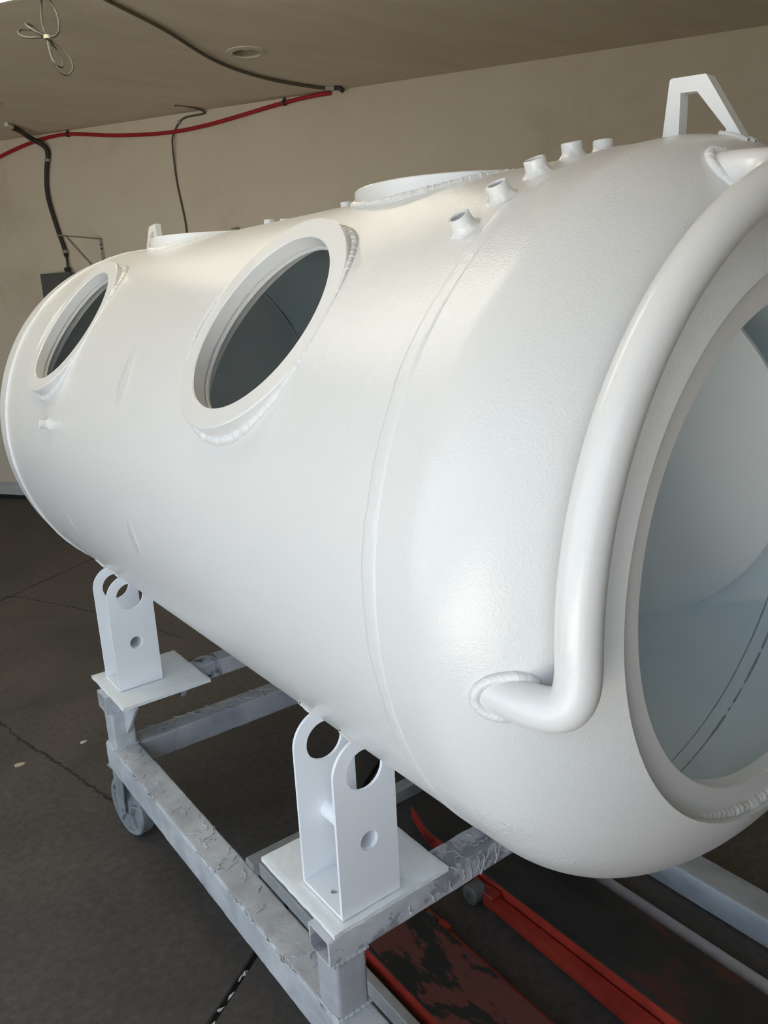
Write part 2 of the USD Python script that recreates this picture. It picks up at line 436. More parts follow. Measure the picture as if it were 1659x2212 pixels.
struct("driveway", rblock(-2.7, 0.25, -30, DOOR_T - 0.12, -0.15, -0.01, 0.004), "drive_concrete")
struct("yard", rblock(-60, 60, -60, DOOR_T - 0.12, -0.2, -0.04), "yard_asphalt")

# ------------------------------------------------------------------ the chamber
ch = thing("pressure_chamber", "big white welded steel pressure chamber with round portholes, lying on the grey wheeled cart", "pressure chamber", (0, L / 2, 0))
AX = np.array([0, 0, H])
TI = 0.0095                                                       # wall thickness
HS, HB, HP = 0.0832, 0.2729, 2.1                                  # the heads: straight skirt, depth, roundness
PORT_RO, PORT_RI, PORT_D = 0.2224, 0.1810, 0.607                  # rings: radii and distance of the face from the axis
PORT_TH = math.radians(37.4)
NS = np.array([-math.cos(PORT_TH), 0, math.sin(PORT_TH)])
PORTS = [(NS, 0.4843, "side"), (NS, 1.6141, "side"), (np.array([0, 0, 1.0]), 0.454, "top"), (np.array([0, 0, 1.0]), 1.553, "top")]


def head_r(d, R_=R):
    """Radius of a head at distance d beyond its seam."""
    u = np.clip((np.asarray(d) - HS) / HB, 0, 1)
    return R_ * np.where(np.asarray(d) < HS, 1.0, (1 - u ** HP) ** (1 / HP))


def ycyl(r, y0, y1, n):
    return m3.Manifold.cylinder(y1 - y0, r, r, n).rotate([-90, 0, 0]).translate([0, y0, H])


def radial(n, y, r, d0, d1, sections=96):
    c = np.array([0, y, H])
    return man(cylinder(c + n * d0, c + n * d1, r, sections))


shell = ycyl(R, 0.0, L, 256) - ycyl(R - TI, -1, L + 1, 256)
for n, y, _ in PORTS:
    shell = shell - radial(n, y, PORT_RO - 0.004, 0.30, 0.80)
sm = tm(shell)


def by_radius(mesh):
    """Smooth normals on the two cylinder faces, flat ones on the cuts."""
    v, f = np.array(mesh.vertices), np.array(mesh.faces)
    r = np.hypot(v[:, 0], v[:, 2] - H)
    fr = r[f]
    cls = np.where((np.abs(fr - R) < 3e-4).all(1), 1, np.where((np.abs(fr - (R - TI)) < 3e-4).all(1), 2, 0))
    fn = np.cross(v[f[:, 1]] - v[f[:, 0]], v[f[:, 2]] - v[f[:, 0]]); fn /= np.maximum(np.linalg.norm(fn, axis=1, keepdims=True), 1e-12)
    cls = np.where(np.abs(fn[:, 1]) > 0.5, 0, cls)
    V = v[f].reshape(-1, 3)
    N = np.repeat(fn, 3, 0)
    rad = np.stack([V[:, 0], 0 * V[:, 0], V[:, 2] - H], 1); rad /= np.linalg.norm(rad, axis=1, keepdims=True)
    c3 = np.repeat(cls, 3)[:, None]
    N = np.where(c3 == 1, rad, np.where(c3 == 2, -rad, N))
    return (V, np.arange(len(V)).reshape(-1, 3)), N


vf, nn = by_radius(sm)
vv, ff = vf
tri_n, tri_v = nn.reshape(-1, 3, 3), vv.reshape(-1, 3, 3)
inside = ((tri_n[:, :, 0] * tri_v[:, :, 0] + tri_n[:, :, 2] * (tri_v[:, :, 2] - H)) < -0.5 * R).all(1) & (np.abs(np.hypot(tri_v[..., 0], tri_v[..., 2] - H) - (R - TI)) < 3e-4).all(1)
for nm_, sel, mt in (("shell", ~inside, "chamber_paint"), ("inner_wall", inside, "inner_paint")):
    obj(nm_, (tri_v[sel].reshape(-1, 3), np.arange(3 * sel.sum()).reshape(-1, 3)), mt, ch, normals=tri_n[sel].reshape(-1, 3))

NSEG = 288
PH = np.linspace(0, 2 * np.pi, NSEG, endpoint=False)


def turned(y, r, closed=True):
    """A ring-shaped surface about the chamber's axis from a profile of y and r."""
    y, r = np.asarray(y, float), np.asarray(r, float)
    G = np.stack([r[None] * np.cos(PH)[:, None], 0 * PH[:, None] + y[None], H + r[None] * np.sin(PH)[:, None]], -1)
    return fix(grid_mesh(G, closed_u=True, closed_v=closed))


DOOR_RA, DOOR_RB, LIP_Y, RING_Y = 0.4354, 0.3844, -0.279, -0.264
dl = 0.279
d = np.r_[np.linspace(0.0, HS, 6), HS + (dl - HS) * (1 - np.cos(np.linspace(0, 1, 40)[1:] * np.pi / 2)) ** 1.0]
d = np.unique(np.r_[np.linspace(0, HS, 6), np.linspace(HS, dl, 44)])
ro = head_r(d)
k = DOOR_RA / ro[-1]
ro = ro * np.where(d > HS, 1 + (k - 1) * (d - HS) / (dl - HS), 1.0)
di = np.linspace(0, dl - 0.010, 40)
ri = np.interp(di, d, ro) - TI * np.linspace(1.0, 1.3, 40)
obj("front_head", turned(np.r_[-d, -di[-1] - 0.004, -0.262], np.r_[ro, 0.4350, 0.4342], False), "head_paint", ch, smooth=35)
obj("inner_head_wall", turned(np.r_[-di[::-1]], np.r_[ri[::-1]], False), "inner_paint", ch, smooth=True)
d2 = np.unique(np.r_[np.linspace(0, HS, 5), HS + HB * np.sin(np.linspace(0, 1, 60) * np.pi / 2) * 0.9995])
r2 = head_r(d2)
obj("rear_head", turned(np.r_[L + d2, L + d2[::-1] - TI * 0.9], np.r_[r2, np.maximum(r2[::-1] - TI, 0.0005)]), "chamber_paint", ch, smooth=35)

# door ring set into the near head, with its weld
obj("door_ring", turned([RING_Y, RING_Y, RING_Y + 0.002, RING_Y + 0.026, RING_Y + 0.026], [0.4345, DOOR_RB + 0.002, DOOR_RB, DOOR_RB, 0.4345]), "smooth_white", ch, smooth=30)


def bead(centres, out, side, rad, seed, ripple=0.25, pitch=0.011, n=9, closed=True):
    """A weld bead: half-round rod along the centres with overlapping ripples."""
    C = np.asarray(centres, float)
    s = np.r_[0, np.cumsum(np.linalg.norm(np.diff(C, axis=0), axis=1))]
    rng = np.random.default_rng(seed)
    ph = np.linspace(0, 2 * np.pi, n, endpoint=False)
    wob = ngrid(np.stack([s, 0 * s, 0 * s], 1), 60.0, seed, 3)
    saw = ((s / pitch + 1.2 * wob) % 1.0)
    rr = np.broadcast_to(rad, len(C)) * (1 + ripple * (saw - 0.5) + 0.5 * wob)
    jig = ngrid(np.stack([s, 0 * s + 3, 0 * s], 1), 35.0, seed + 9, 3)
    P = C + (0.45 * jig * rad)[:, None] * side
    G = P[:, None] + rr[:, None, None] * (np.cos(ph)[None, :, None] * out[:, None] + np.sin(ph)[None, :, None] * side[:, None])
    return fix(grid_mesh(G, closed_u=closed, closed_v=True))


a = np.linspace(0, 2 * np.pi, 900, endpoint=False)
rad_v = np.stack([np.cos(a), 0 * a, np.sin(a)], 1)
yv = np.tile([0, 1.0, 0], (len(a), 1))
low_side = np.clip((np.cos(a - math.radians(-62)) - 0.45) / 0.35, 0, 1)
obj("door_weld", bead(rad_v * (DOOR_RA - 0.003 - 0.003 * low_side)[:, None] + [0, RING_Y + 0.003, H] - yv * (0.002 * low_side)[:, None], -yv, rad_v, 0.0050 + 0.0050 * low_side, 3, 0.22, 0.014), "weld_white", ch, smooth=40)


# round seams between shell and heads: low, uneven bands
def seam(y0, width, height, seed, sharp=2.0):
    ang = np.linspace(0, 2 * np.pi, 720, endpoint=False)
    q = np.linspace(-1, 1, 15)
    A, Q = np.meshgrid(ang, q, indexing="ij")
    w = ngrid(np.stack([np.cos(A) * R, 0 * A, np.sin(A) * R], -1), 9.0, seed)
    w2 = ngrid(np.stack([np.cos(A) * R, Q * 0.02, np.sin(A) * R], -1), 70.0, seed + 5)
    h = height * np.clip(1 - np.abs(Q) ** sharp, 0, 1) * (1 + 0.9 * w + 0.5 * w2)
    r = R - 0.0015 + h
    G = np.stack([r * np.cos(A), y0 + Q * width / 2 * (1 + 0.5 * w) + 0.010 * w, H + r * np.sin(A)], -1)
    inner = G[:, ::-1].copy()
    inner[..., 0] = (R - 0.004) * np.cos(A); inner[..., 2] = H + (R - 0.004) * np.sin(A)
    return fix(grid_mesh(np.concatenate([G, inner], 1), closed_u=True, closed_v=True))


obj("head_seam", seam(0.0, 0.034, 0.0030, 2, 5.0), "head_paint", ch, smooth=50)
obj("head_seam", seam(L, 0.014, 0.0062, 4), "head_paint", ch, smooth=50)


# inside: the narrow dark gaps left at the seams
def inner_gap(y0, width, a0, a1, seed, broken):
    ang = np.linspace(a0, a1, 260)
    w = width * (0.5 + np.clip(1.5 * (ngrid(np.stack([ang * 3, 0 * ang, 0 * ang], 1), 6.0, seed) + 0.25), 0, 1))
    if broken:
        w = w * (ngrid(np.stack([ang * 3, 0 * ang + 2, 0 * ang], 1), 11.0, seed + 3, 2) > -0.13)
    taper = np.clip(np.minimum(ang - a0, a1 - ang) / (0.35 * (a1 - a0)), 0.05, 1)
    w = w * taper
    rr = R - TI - 0.0012
    G = np.stack([np.stack([rr * np.cos(ang), y0 + sg * w, H + rr * np.sin(ang)], -1) for sg in (-1, 1)], 1)
    lo = G[:, ::-1].copy(); lo[..., 0] *= (R - 0.004) / rr; lo[..., 2] = H + (lo[..., 2] - H) * (R - 0.004) / rr
    return fix(grid_mesh(np.concatenate([G, lo], 1), closed_v=True))


obj("inner_seam_gap", inner_gap(0.017, 0.0016, math.radians(-85), math.radians(25), 1, False), "seam_gap", ch)
obj("inner_seam_gap", inner_gap(-0.013, 0.0030, math.radians(-88), math.radians(5), 2, True), "seam_gap", ch)
obj("inner_seam_gap", inner_gap(2.035, 0.0080, math.radians(24), math.radians(52), 3, False), "seam_gap", ch)

# portholes: ring with a step inside, weld round it
for n, y, where in PORTS:
    c = np.array([0, y, H])
    M = axis_frame(c, n)
    D = PORT_D if where == "side" else PORT_D + 0.001
    prof = [(PORT_RO, 0.545), (PORT_RO, D - 0.002), (PORT_RO - 0.002, D), (PORT_RI + 0.002, D), (PORT_RI, D - 0.002), (PORT_RI, D - 0.027), (PORT_RI + 0.006, D - 0.0275),
            (PORT_RI + 0.006, D - 0.0325), (PORT_RI - 0.0008, D - 0.0330), (PORT_RI - 0.0008, D - 0.038), (PORT_RI + 0.022, D - 0.042), (PORT_RI + 0.030, 0.545)]
    pr = obj("porthole_ring", lathe(prof, M, 160), "smooth_white", ch, smooth=30)
    th = np.linspace(0, 2 * np.pi, 820, endpoint=False)
    xl, yl, zl = M[:3, 0], M[:3, 1], M[:3, 2]
    lat = np.abs((xl @ np.array([0, 1.0, 0])) * 0) + 0
    # local direction across the axis: the one that is not Y
    cross_dir = xl if abs(xl[1]) < 0.5 else yl
    along = np.array([0, 1.0, 0])
    rb = PORT_RO + 0.001
    u, w = rb * np.cos(th), rb * np.sin(th)
    hgt = np.sqrt(R * R - w * w)
    P = c + u[:, None] * along + w[:, None] * cross_dir + (hgt + 0.000)[:, None] * n
    steep = np.abs(np.sin(th)) ** 1.3
    out = np.cos(th)[:, None] * along + np.sin(th)[:, None] * cross_dir
    surf = (w[:, None] * cross_dir + hgt[:, None] * n) / R
    rad = 0.0050 + 0.0052 * steep
    P = P - surf * (0.0035 * (1 - steep))[:, None]
    obj("porthole_weld", bead(P, surf, np.cross(surf, np.gradient(P, axis=0) / np.linalg.norm(np.gradient(P, axis=0), axis=1, keepdims=True)), rad, 11 + int(10 * y), 0.22, 0.016, 10), "weld_white", pr, smooth=45)


# pipe couplings: short threaded sockets welded to the shell
def coupling(angle, y, r=0.0165, h=0.022, bore=0.0115, seed=1):
    t = math.radians(angle)
    n = np.array([math.cos(t), 0, math.sin(t)])
    M = axis_frame(np.array([0, y, H]) + n * R, n)
    cp = obj("pipe_coupling", lathe([(r, -0.004), (r, h - 0.0015), (r - 0.0015, h), (bore + 0.001, h), (bore, h - 0.001), (bore, 0.004), (0.0004, 0.004), (0.0004, -0.004)], M, 40), "smooth_white", ch, smooth=35)
    grooves = []
    for q in range(4):
        z = h - 0.003 - q * 0.0035
        grooves += [(bore + 0.0004, z), (bore - 0.0012, z - 0.0012), (bore + 0.0004, z - 0.0024)]
    prof = grooves + [(bore + 0.0006, grooves[-1][1]), (bore + 0.0006, h - 0.003)]
    obj("thread", lathe(prof, M, 32), "thread_dark", cp)
    th = np.linspace(0, 2 * np.pi, 60, endpoint=False)
    q = np.linspace(0, 1, 7)
    wob = ngrid(np.stack([np.cos(th) * 2 + seed, np.sin(th) * 2, 0 * th], 1), 1.6, seed, 3)
    rr = r * 0.99 + (0.0100 + 0.012 * wob)[:, None] * (q[None] ** 1.5)
    zz = (0.0105 + 0.008 * wob)[:, None] * (1 - q[None]) ** 1.7
    sag = -(rr * np.sin(th)[:, None]) ** 2 * 0 
    lx = rr * np.cos(th)[:, None]; ly = rr * np.sin(th)[:, None]
    across = lx if abs(M[1, 0]) < 0.5 else ly
    base = np.sqrt(R * R - across ** 2) - R
    G = np.stack([lx, ly, base + zz - 0.001 * q[None] ** 3], -1)
    m = fix(grid_mesh(np.concatenate([G, G[:, -1:] * [1, 1, 1] - [0, 0, 0.004], np.stack([0.9 * r * np.cos(th), 0.9 * r * np.sin(th), 0 * th - 0.004], -1)[:, None]], 1), closed_u=True, closed_v=True))
    m.apply_transform(M)
    obj("weld", m, "weld_white", cp, smooth=50)


for i, (ang, yc) in enumerate(((127.3, 0.056), (120.1, 0.047), (112.6, 0.042), (101.0, 0.075), (93.0, 0.082))):
    coupling(ang, yc, seed=3 + i)
coupling(89.2, 0.881, seed=11); coupling(88.9, 1.275, seed=12); coupling(86.1, 1.237, seed=13)
coupling(170.8, 1.551, r=0.0115, h=0.026, bore=0.007, seed=21)


# bent handrail round the near head
RAIL_Y, RAIL_C, RAIL_R, RAIL_T = -0.289, np.array([-0.018, 0.0, H + 0.021]), 0.514, 0.0272


def arc_pt(deg):
    t = math.radians(deg)
    return np.array([RAIL_C[0] + RAIL_R * math.cos(t), RAIL_Y, RAIL_C[2] + RAIL_R * math.sin(t)])


def bezier(p0, p1, p2, p3, n=24):
    t = np.linspace(0, 1, n)[:, None]
    return (1 - t) ** 3 * p0 + 3 * (1 - t) ** 2 * t * p1 + 3 * (1 - t) * t * t * p2 + t ** 3 * p3


def tangent(deg, sense):
    t = math.radians(deg)
    return sense * np.array([-math.sin(t), 0, math.cos(t)])


LOW_END, UP_END = np.array([-0.550, -0.150, 1.266]), np.array([-0.128, -0.150, 1.884])
low_deg, up_deg = 182.9, 110.0
p0 = arc_pt(low_deg); lo = bezier(p0, p0 + 0.085 * tangent(low_deg, 1), LOW_END - [0, 0.125, 0], LOW_END)
p0 = arc_pt(up_deg); up = bezier(p0, p0 + 0.050 * tangent(up_deg, -1), UP_END - [0, 0.120, 0], UP_END)
mid = np.array([arc_pt(q) for q in np.linspace(low_deg, up_deg, 90)])
rail_path = np.vstack([lo[::-1][:-1], mid, up[1:]])
solid = trimesh.Trimesh(*[getattr(turned(np.r_[-d, -d[-1], -d[0]], np.r_[ro - 0.003, 0.0005, 0.0005]), k_) for k_ in ("vertices", "faces")], process=True)
solid.fix_normals()
rail = tm(man(fix(tube(rail_path, RAIL_T, 48))) - man(solid))
hr = obj("handrail", rail, "smooth_white", ch, smooth=50)


def head_surface(x, z):
    """The y of the near head's outer face at x, z."""
    rr = np.hypot(x, z - H)
    return -np.interp(-rr, -ro, d)


for E_, sd in ((LOW_END, 31), (UP_END, 32)):
    th = np.linspace(0, 2 * np.pi, 260, endpoint=False)
    x, z = E_[0] + (RAIL_T + 0.000) * np.cos(th), E_[2] + (RAIL_T + 0.000) * np.sin(th)
    P = np.stack([x, head_surface(x, z) - 0.002, z], 1)
    rd = np.stack([np.cos(th), 0 * th, np.sin(th)], 1)
    obj("handrail_weld", bead(P, rd, np.tile([0, -1.0, 0], (260, 1)), 0.0090, sd, 0.07, 0.013, 10), "weld_white", hr, smooth=45)


# lifting lugs: bevelled plates with a cut-out, standing on the crown
def lug(points_out, points_in, y0, sense):
    po = Polygon(points_out).buffer(-0.004).buffer(0.004, quad_segs=4)
    poly = po - Polygon(points_in)
    m = trimesh.creation.extrude_polygon(poly, 0.021, engine="earcut")          # x = y', y = z', z = thickness
    m.apply_translation([0, 0, -0.0105])
    M = frame([0, y0, H + R], [0, sense, 0], [0, 0, 1], [sense, 0, 0])
    m.apply_transform(M)
    if np.linalg.det(M[:3, :3]) < 0:
        m.invert()
    return fix(m)


lug_out = [(-0.010, -0.06), (-0.013, 0.0), (-0.023, 0.0905), (-0.0835, 0.0845), (-0.158, -0.030), (-0.158, -0.06)]
lug_in = [(-0.0425, -0.07), (-0.0425, 0.067), (-0.070, 0.0635), (-0.121, 0.002), (-0.114, -0.008), (-0.114, -0.07)]
fl_ = obj("lifting_lug", lug(lug_out, lug_in, 0.0, 1), "smooth_white", ch, label="large lifting lug on the near end, its cut-out in full view")
obj("lifting_lug", lug([(y * 1.0, z) for y, z in lug_out], lug_in, L - 0.024, -1), "smooth_white", ch, label="lifting lug on the far end, behind the far top ring")


for xs in (-0.0105, 0.0105):
    for ya, yb in ((-0.157, -0.112), (-0.044, -0.009)):
        yy = np.linspace(ya, yb, 40)
        zz = H + np.sqrt(np.interp(-yy, d, ro) ** 2 - xs ** 2)
        P = np.stack([0 * yy + xs, yy, zz], 1)
        obj("lug_weld", bead(P, np.tile([0, 0, 1.0], (40, 1)), np.tile([1.0, 0, 0], (40, 1)), 0.0055, 61, 0.3, 0.010, 8, False), "weld_white", fl_, smooth=45)


# feet: folded U brackets with rounded, holed cheeks, a spacer tube through them
def foot(side, y0, y1):
    xc, zc, rr = -0.441 * side, 0.881, 0.0716
    z0, t = 0.5725, 0.0068
    cheek2d = sbox(-rr, z0, rr, zc).union(Point(0, zc).buffer(rr, quad_segs=32))
    cheek2d = cheek2d - Point(0.0, zc - 0.001).buffer(0.0425, quad_segs=32) - Point(0.002, 0.721).buffer(0.0212, quad_segs=24)
    parts = []
    for yy in (y0, y1 - t):
        m = trimesh.creation.extrude_polygon(cheek2d, t, engine="earcut")
        m.apply_transform(frame([xc, yy + t, 0], [1, 0, 0], [0, 0, 1], [0, -1, 0]))
        parts.append(man(fix(m)))
    base = man(block((xc - rr, y0 + 0.001, z0), (xc + rr, y1 - 0.001, z0 + t)))
    for hx in (-0.042, 0.042):
        base = base - man(cylinder((xc + hx, (y0 + y1) / 2, z0 - 0.02), (xc + hx, (y0 + y1) / 2, z0 + 0.03), 0.0075, 20))
    u = parts[0] + parts[1] + base - ycyl(R - 0.001, -1, 4, 256)
    body = tm(u)
    ft = obj("foot_bracket", body, "bracket_white", ch, smooth=30)
    M = frame([xc + 0.002, 0, 0.721], [1, 0, 0], [0, 0, 1], [0, -1, 0])
    ring = lathe([(0.0225, -(y0 + t)), (0.0225, -(y1 - t)), (0.0185, -(y1 - t)), (0.0185, -(y0 + t))], M, 40)
    obj("spacer_tube", ring, "bracket_white", ft, smooth=35)
    # welds where the cheeks meet the shell
    for k, yy in enumerate((y0 + t / 2, y1 - t / 2)):
        for a0, a1 in ((0.0600, 0.0450),):
            pass
    th = np.linspace(0, 1, 40)
    for k, yy in enumerate((y0 - 0.001, y1 - t - 0.001)):
        for xs in ((0.050, 0.026), (-0.045, -0.0712)):
            xx = xc - side * (xs[0] + (xs[1] - xs[0]) * th)
            P = np.stack([xx, 0 * xx + yy, H - np.sqrt(R * R - xx * xx) - 0.001], 1)
            o2 = np.stack([xx / R, 0 * xx, (P[:, 2] - H) / R], 1)
            obj("weld", bead(P, o2, np.tile([0, -1.0, 0], (40, 1)), 0.005, 40 + k, 0.3, 0.008, 8, False), "weld_white", ft, smooth=45)


for side in (1, -1):
    foot(side, 0.286, 0.4325)
    foot(side, 1.547, 1.6825)

# a round plate leaning inside the chamber, seen through the open door
pn = -np.array([math.cos(0.384), math.sin(0.384), 0.424]); pn /= np.linalg.norm(pn)
pc = np.array([0.189, 0.422, H + 0.023])
rp = thing("round_plate", "white round plate leaning inside the chamber, seen through the open round door", "plate", pc)
rho = np.r_[np.linspace(0.0005, 0.527, 30)]
obj("disc", lathe([(q, 0.012 - 0.02 * (q / 0.533) ** 2) for q in rho] + [(0.532, -0.010), (0.533, -0.013), (0.533, -0.022), (0.0005, -0.002)], axis_frame(pc, pn), 180), "plate_paint", rp, smooth=40)

# ------------------------------------------------------------------ the cart
ct = thing("wheeled_cart", "grey square-tube cart with thick overspray on casters, carrying the white chamber", "cart", (0, 0.94, 0))


def square_tube(p0, p1, w, h, wall=0.005, seed=1, lump=0.0012, corner=0.007, hollow=True, up=(0, 0, 1), step=0.012):
    """Square tube along p0-p1 (centre line), rounded corners, lumpy paint; open ends show the inside."""
    p0, p1 = np.array(p0, float), np.array(p1, float)
    ax = p1 - p0; ln = np.linalg.norm(ax); ax /= ln
    up = np.array(up, float); x = np.cross(ax, up); x /= np.linalg.norm(x); y = np.cross(x, ax)
    ring = np.array(sbox(-w / 2 + corner, -h / 2 + corner, w / 2 - corner, h / 2 - corner).buffer(corner, quad_segs=3).exterior.segmentize(0.012).coords)[:-1]
    if Polygon(ring).exterior.is_ccw is False:
        ring = ring[::-1]
    n = max(2, int(ln / step))
    ss_ = np.linspace(0, ln, n + 1)
    base = p0 + ss_[:, None, None] * ax + (ring[None, :, :1] * x + ring[None, :, 1:] * y)
    cdir = ring / np.linalg.norm(ring, axis=1, keepdims=True)
    outd = cdir[:, :1] * x + cdir[:, 1:] * y
    nz = ngrid(base, 28.0, seed, 4)
    nz = nz + 0.6 * np.clip(ngrid(base, 75.0, seed + 4, 3) - 0.08, 0, 1)
    G = base + lump * 2.2 * nz[..., None] * outd[None]
    k = 1 - 2 * wall / min(w, h)
    inner = p0 + ss_[:, None, None] * ax + k * (ring[None, :, :1] * x + ring[None, :, 1:] * y)
    if hollow:
        full = np.concatenate([G, inner[::-1]], 0)
        return fix(grid_mesh(full, closed_u=True, closed_v=True))
    m = grid_mesh(G, closed_v=True)
    N = len(m.vertices); q = len(ring); kk = np.arange(q)
    v = np.vstack([m.vertices, p0, p1]); e = n * q
    f = np.vstack([m.faces, np.stack([(kk + 1) % q, kk, 0 * kk + N], 1), np.stack([e + kk, e + (kk + 1) % q, 0 * kk + N + 1], 1)])
    return fix(trimesh.Trimesh(v, f, process=False))


XO, XI, ZR0, ZR1 = 0.551, 0.466, 0.262, 0.360
XC = (XO + XI) / 2
YF, YR = 0.272, 1.575
for sgn in (-1, 1):
    obj("side_rail", square_tube((sgn * XC, 0.214, (ZR0 + ZR1) / 2), (sgn * XC, 1.658, (ZR0 + ZR1) / 2), XO - XI, ZR1 - ZR0, seed=3 + sgn, lump=0.0019), "cart_paint", ct, smooth=40)
    for yf, nm in ((YF, "cart_post_paint"), (YR, "cart_paint")):
        obj("post", square_tube((sgn * 0.507, yf + 0.039, ZR1 - 0.001), (sgn * 0.507, yf + 0.039, 0.498), 0.076, 0.076, seed=7 + sgn, lump=0.0005, up=(0, 1, 0), corner=0.010), nm, ct, smooth=40)
obj("lower_cross_beam", square_tube((-XI + 0.001, YR + 0.042, 0.317), (XI - 0.001, YR + 0.042, 0.317), 0.080, 0.084, seed=15, lump=0.0022), "cart_paint", ct, smooth=40)
obj("upper_cross_beam", square_tube((-0.556, YF + 0.038, 0.527), (0.556, YF + 0.038, 0.527), 0.076, 0.060, seed=17, lump=0.0024, corner=0.005), "cart_peeled", ct, smooth=40)
obj("upper_cross_beam", square_tube((-0.556, YR + 0.038, 0.527), (0.556, YR + 0.038, 0.527), 0.076, 0.060, seed=19, lump=0.0008, corner=0.006), "cart_paint", ct, smooth=40)
obj("soot_stain", square_tube((-0.252, YR + 0.038, 0.5272), (-0.150, YR + 0.038, 0.5272), 0.0776, 0.0612, seed=19, lump=0.0008, corner=0.006), "sooted", ct, smooth=40)


rngd = np.random.default_rng(4)
drips = []
for xd, z1, z0_, lean in ((-0.205, 0.538, 0.512, 0.0), (-0.186, 0.545, 0.503, 0.004), (-0.160, 0.552, 0.515, 0.0), (-0.146, 0.550, 0.505, 0.003), (-0.128, 0.545, 0.500, -0.030), (-0.108, 0.548, 0.520, 0.002),
                          (-0.088, 0.550, 0.505, -0.022), (-0.070, 0.552, 0.515, 0.0), (-0.25, 0.535, 0.508, 0.008), (-0.30, 0.530, 0.505, 0.01), (-0.36, 0.532, 0.51, 0.004)):
    q = np.linspace(0, 1, 14)
    P = np.stack([xd + lean * q + 0.0015 * np.sin(9 * q + xd * 50), 0 * q + YF - 0.0008, z1 + (z0_ - z1) * q], 1)
    drips.append(tube(P, 0.0013 + 0.0010 * q ** 2, 8))
obj("paint_drips", cat(*drips), "cart_paint", ct, kind="stuff")
# raised edges of the cracked, built-up paint on the tops and along the upper edge of the rail
def ridge(x, y, z, length, heading, seed):
    q = np.linspace(-0.5, 0.5, 16)
    w = ngrid(np.stack([q * 5, 0 * q + seed, 0 * q], 1), 1.0, seed, 3)
    P = np.stack([x + math.cos(heading) * q * length - math.sin(heading) * w * length * 0.55, y + math.sin(heading) * q * length + math.cos(heading) * w * length * 0.55, 0 * q + z], 1)
    return tube(P, np.clip(0.0021 * (1 - (2 * q) ** 2) * (1 + w), 0.0003, None), 6)


ridges = []
for k in range(46):
    ridges.append(ridge(-XC + rngd.uniform(-0.030, 0.030), rngd.uniform(0.38, 1.56), ZR1 + 0.0008, rngd.uniform(0.012, 0.055), rngd.normal(0.3, 0.6), 100 + k))
for k in range(26):
    ridges.append(ridge(-XO + 0.004 + rngd.normal(0, 0.0015), rngd.uniform(0.30, 1.60), ZR1 - 0.002, rngd.uniform(0.03, 0.09), math.pi / 2 + rngd.normal(0, 0.05), 160 + k))
for k in range(18):
    ridges.append(ridge(rngd.uniform(-0.40, 0.10), YR + 0.042 + rngd.uniform(-0.036, 0.036), 0.3600, rngd.uniform(0.02, 0.07), rngd.normal(0.0, 0.8), 200 + k))
for k in range(12):
    ridges.append(ridge(rngd.uniform(-0.245, -0.10), YF + 0.038 + rngd.uniform(-0.03, 0.03), 0.5578, rngd.uniform(0.015, 0.05), rngd.normal(0.4, 0.8), 230 + k))
obj("paint_ridges", cat(*ridges), "cart_paint", ct, smooth=60, kind="stuff")
for sgn in (-1, 1):
    for yf in (YF, YR):
        for zz, hw in ((ZR1 + 0.001, 0.0385), (0.497, 0.0385)):
            t_ = np.linspace(0, 1, 40)
            c4 = np.array([(-hw, -hw), (hw, -hw), (hw, hw), (-hw, hw), (-hw, -hw)])
            loop_ = np.vstack([c4[i_] + (c4[i_ + 1] - c4[i_]) * t_[:-1, None] for i_ in range(4)])
            P = np.stack([sgn * 0.507 + loop_[:, 0], yf + 0.039 + loop_[:, 1], 0 * loop_[:, 0] + zz], 1)
            o_ = np.tile([0, 0, 1.0], (len(P), 1)); sd_ = np.stack([loop_[:, 0], loop_[:, 1], 0 * loop_[:, 0]], 1); sd_ /= np.linalg.norm(sd_, axis=1, keepdims=True)
            obj("weld", bead(P, o_, sd_, 0.0050, 71, 0.3, 0.012, 8), "cart_paint", ct, smooth=45)


def plate(x0, x1, y0, y1, z0, z1, seed, lump):
    """Flat plate, edges rough with paint."""
    nx, ny = 40, 40
    X, Y = np.meshgrid(np.linspace(x0, x1, nx), np.linspace(y0, y1, ny), indexing="ij")
    top = np.stack([X, Y, 0 * X + z1], -1)
    edge = np.minimum(np.minimum(X - x0, x1 - X), np.minimum(Y - y0, y1 - Y))
    top[..., 2] += lump * ngrid(top, 40.0, seed, 4) * np.clip(edge / 0.01, 0, 1) - 0.0015 * (edge < 1e-6)
    jag = 0.004 * ngrid(top, 45.0, seed + 2, 4) * (edge < 1e-6)
    top[..., 0] += jag * np.sign(X - (x0 + x1) / 2) * ((X == x0) | (X == x1))
    top[..., 1] += jag * np.sign(Y - (y0 + y1) / 2) * ((Y == y0) | (Y == y1))
    low = top.copy(); low[..., 2] = z0
    a, b = grid_mesh(top), grid_mesh(low, flip=True)
    idx = np.arange(nx * ny).reshape(nx, ny)
    loop = np.r_[idx[:-1, 0], idx[-1, :-1], idx[:0:-1, -1], idx[0, :0:-1]]
    nxt = np.roll(loop, -1); N = nx * ny
    sidef = np.vstack([np.stack([loop, nxt, nxt + N], 1), np.stack([loop, nxt + N, loop + N], 1)])
    return fix(trimesh.Trimesh(np.vstack([a.vertices, b.vertices]), np.vstack([a.faces, b.faces + N, sidef]), process=False))


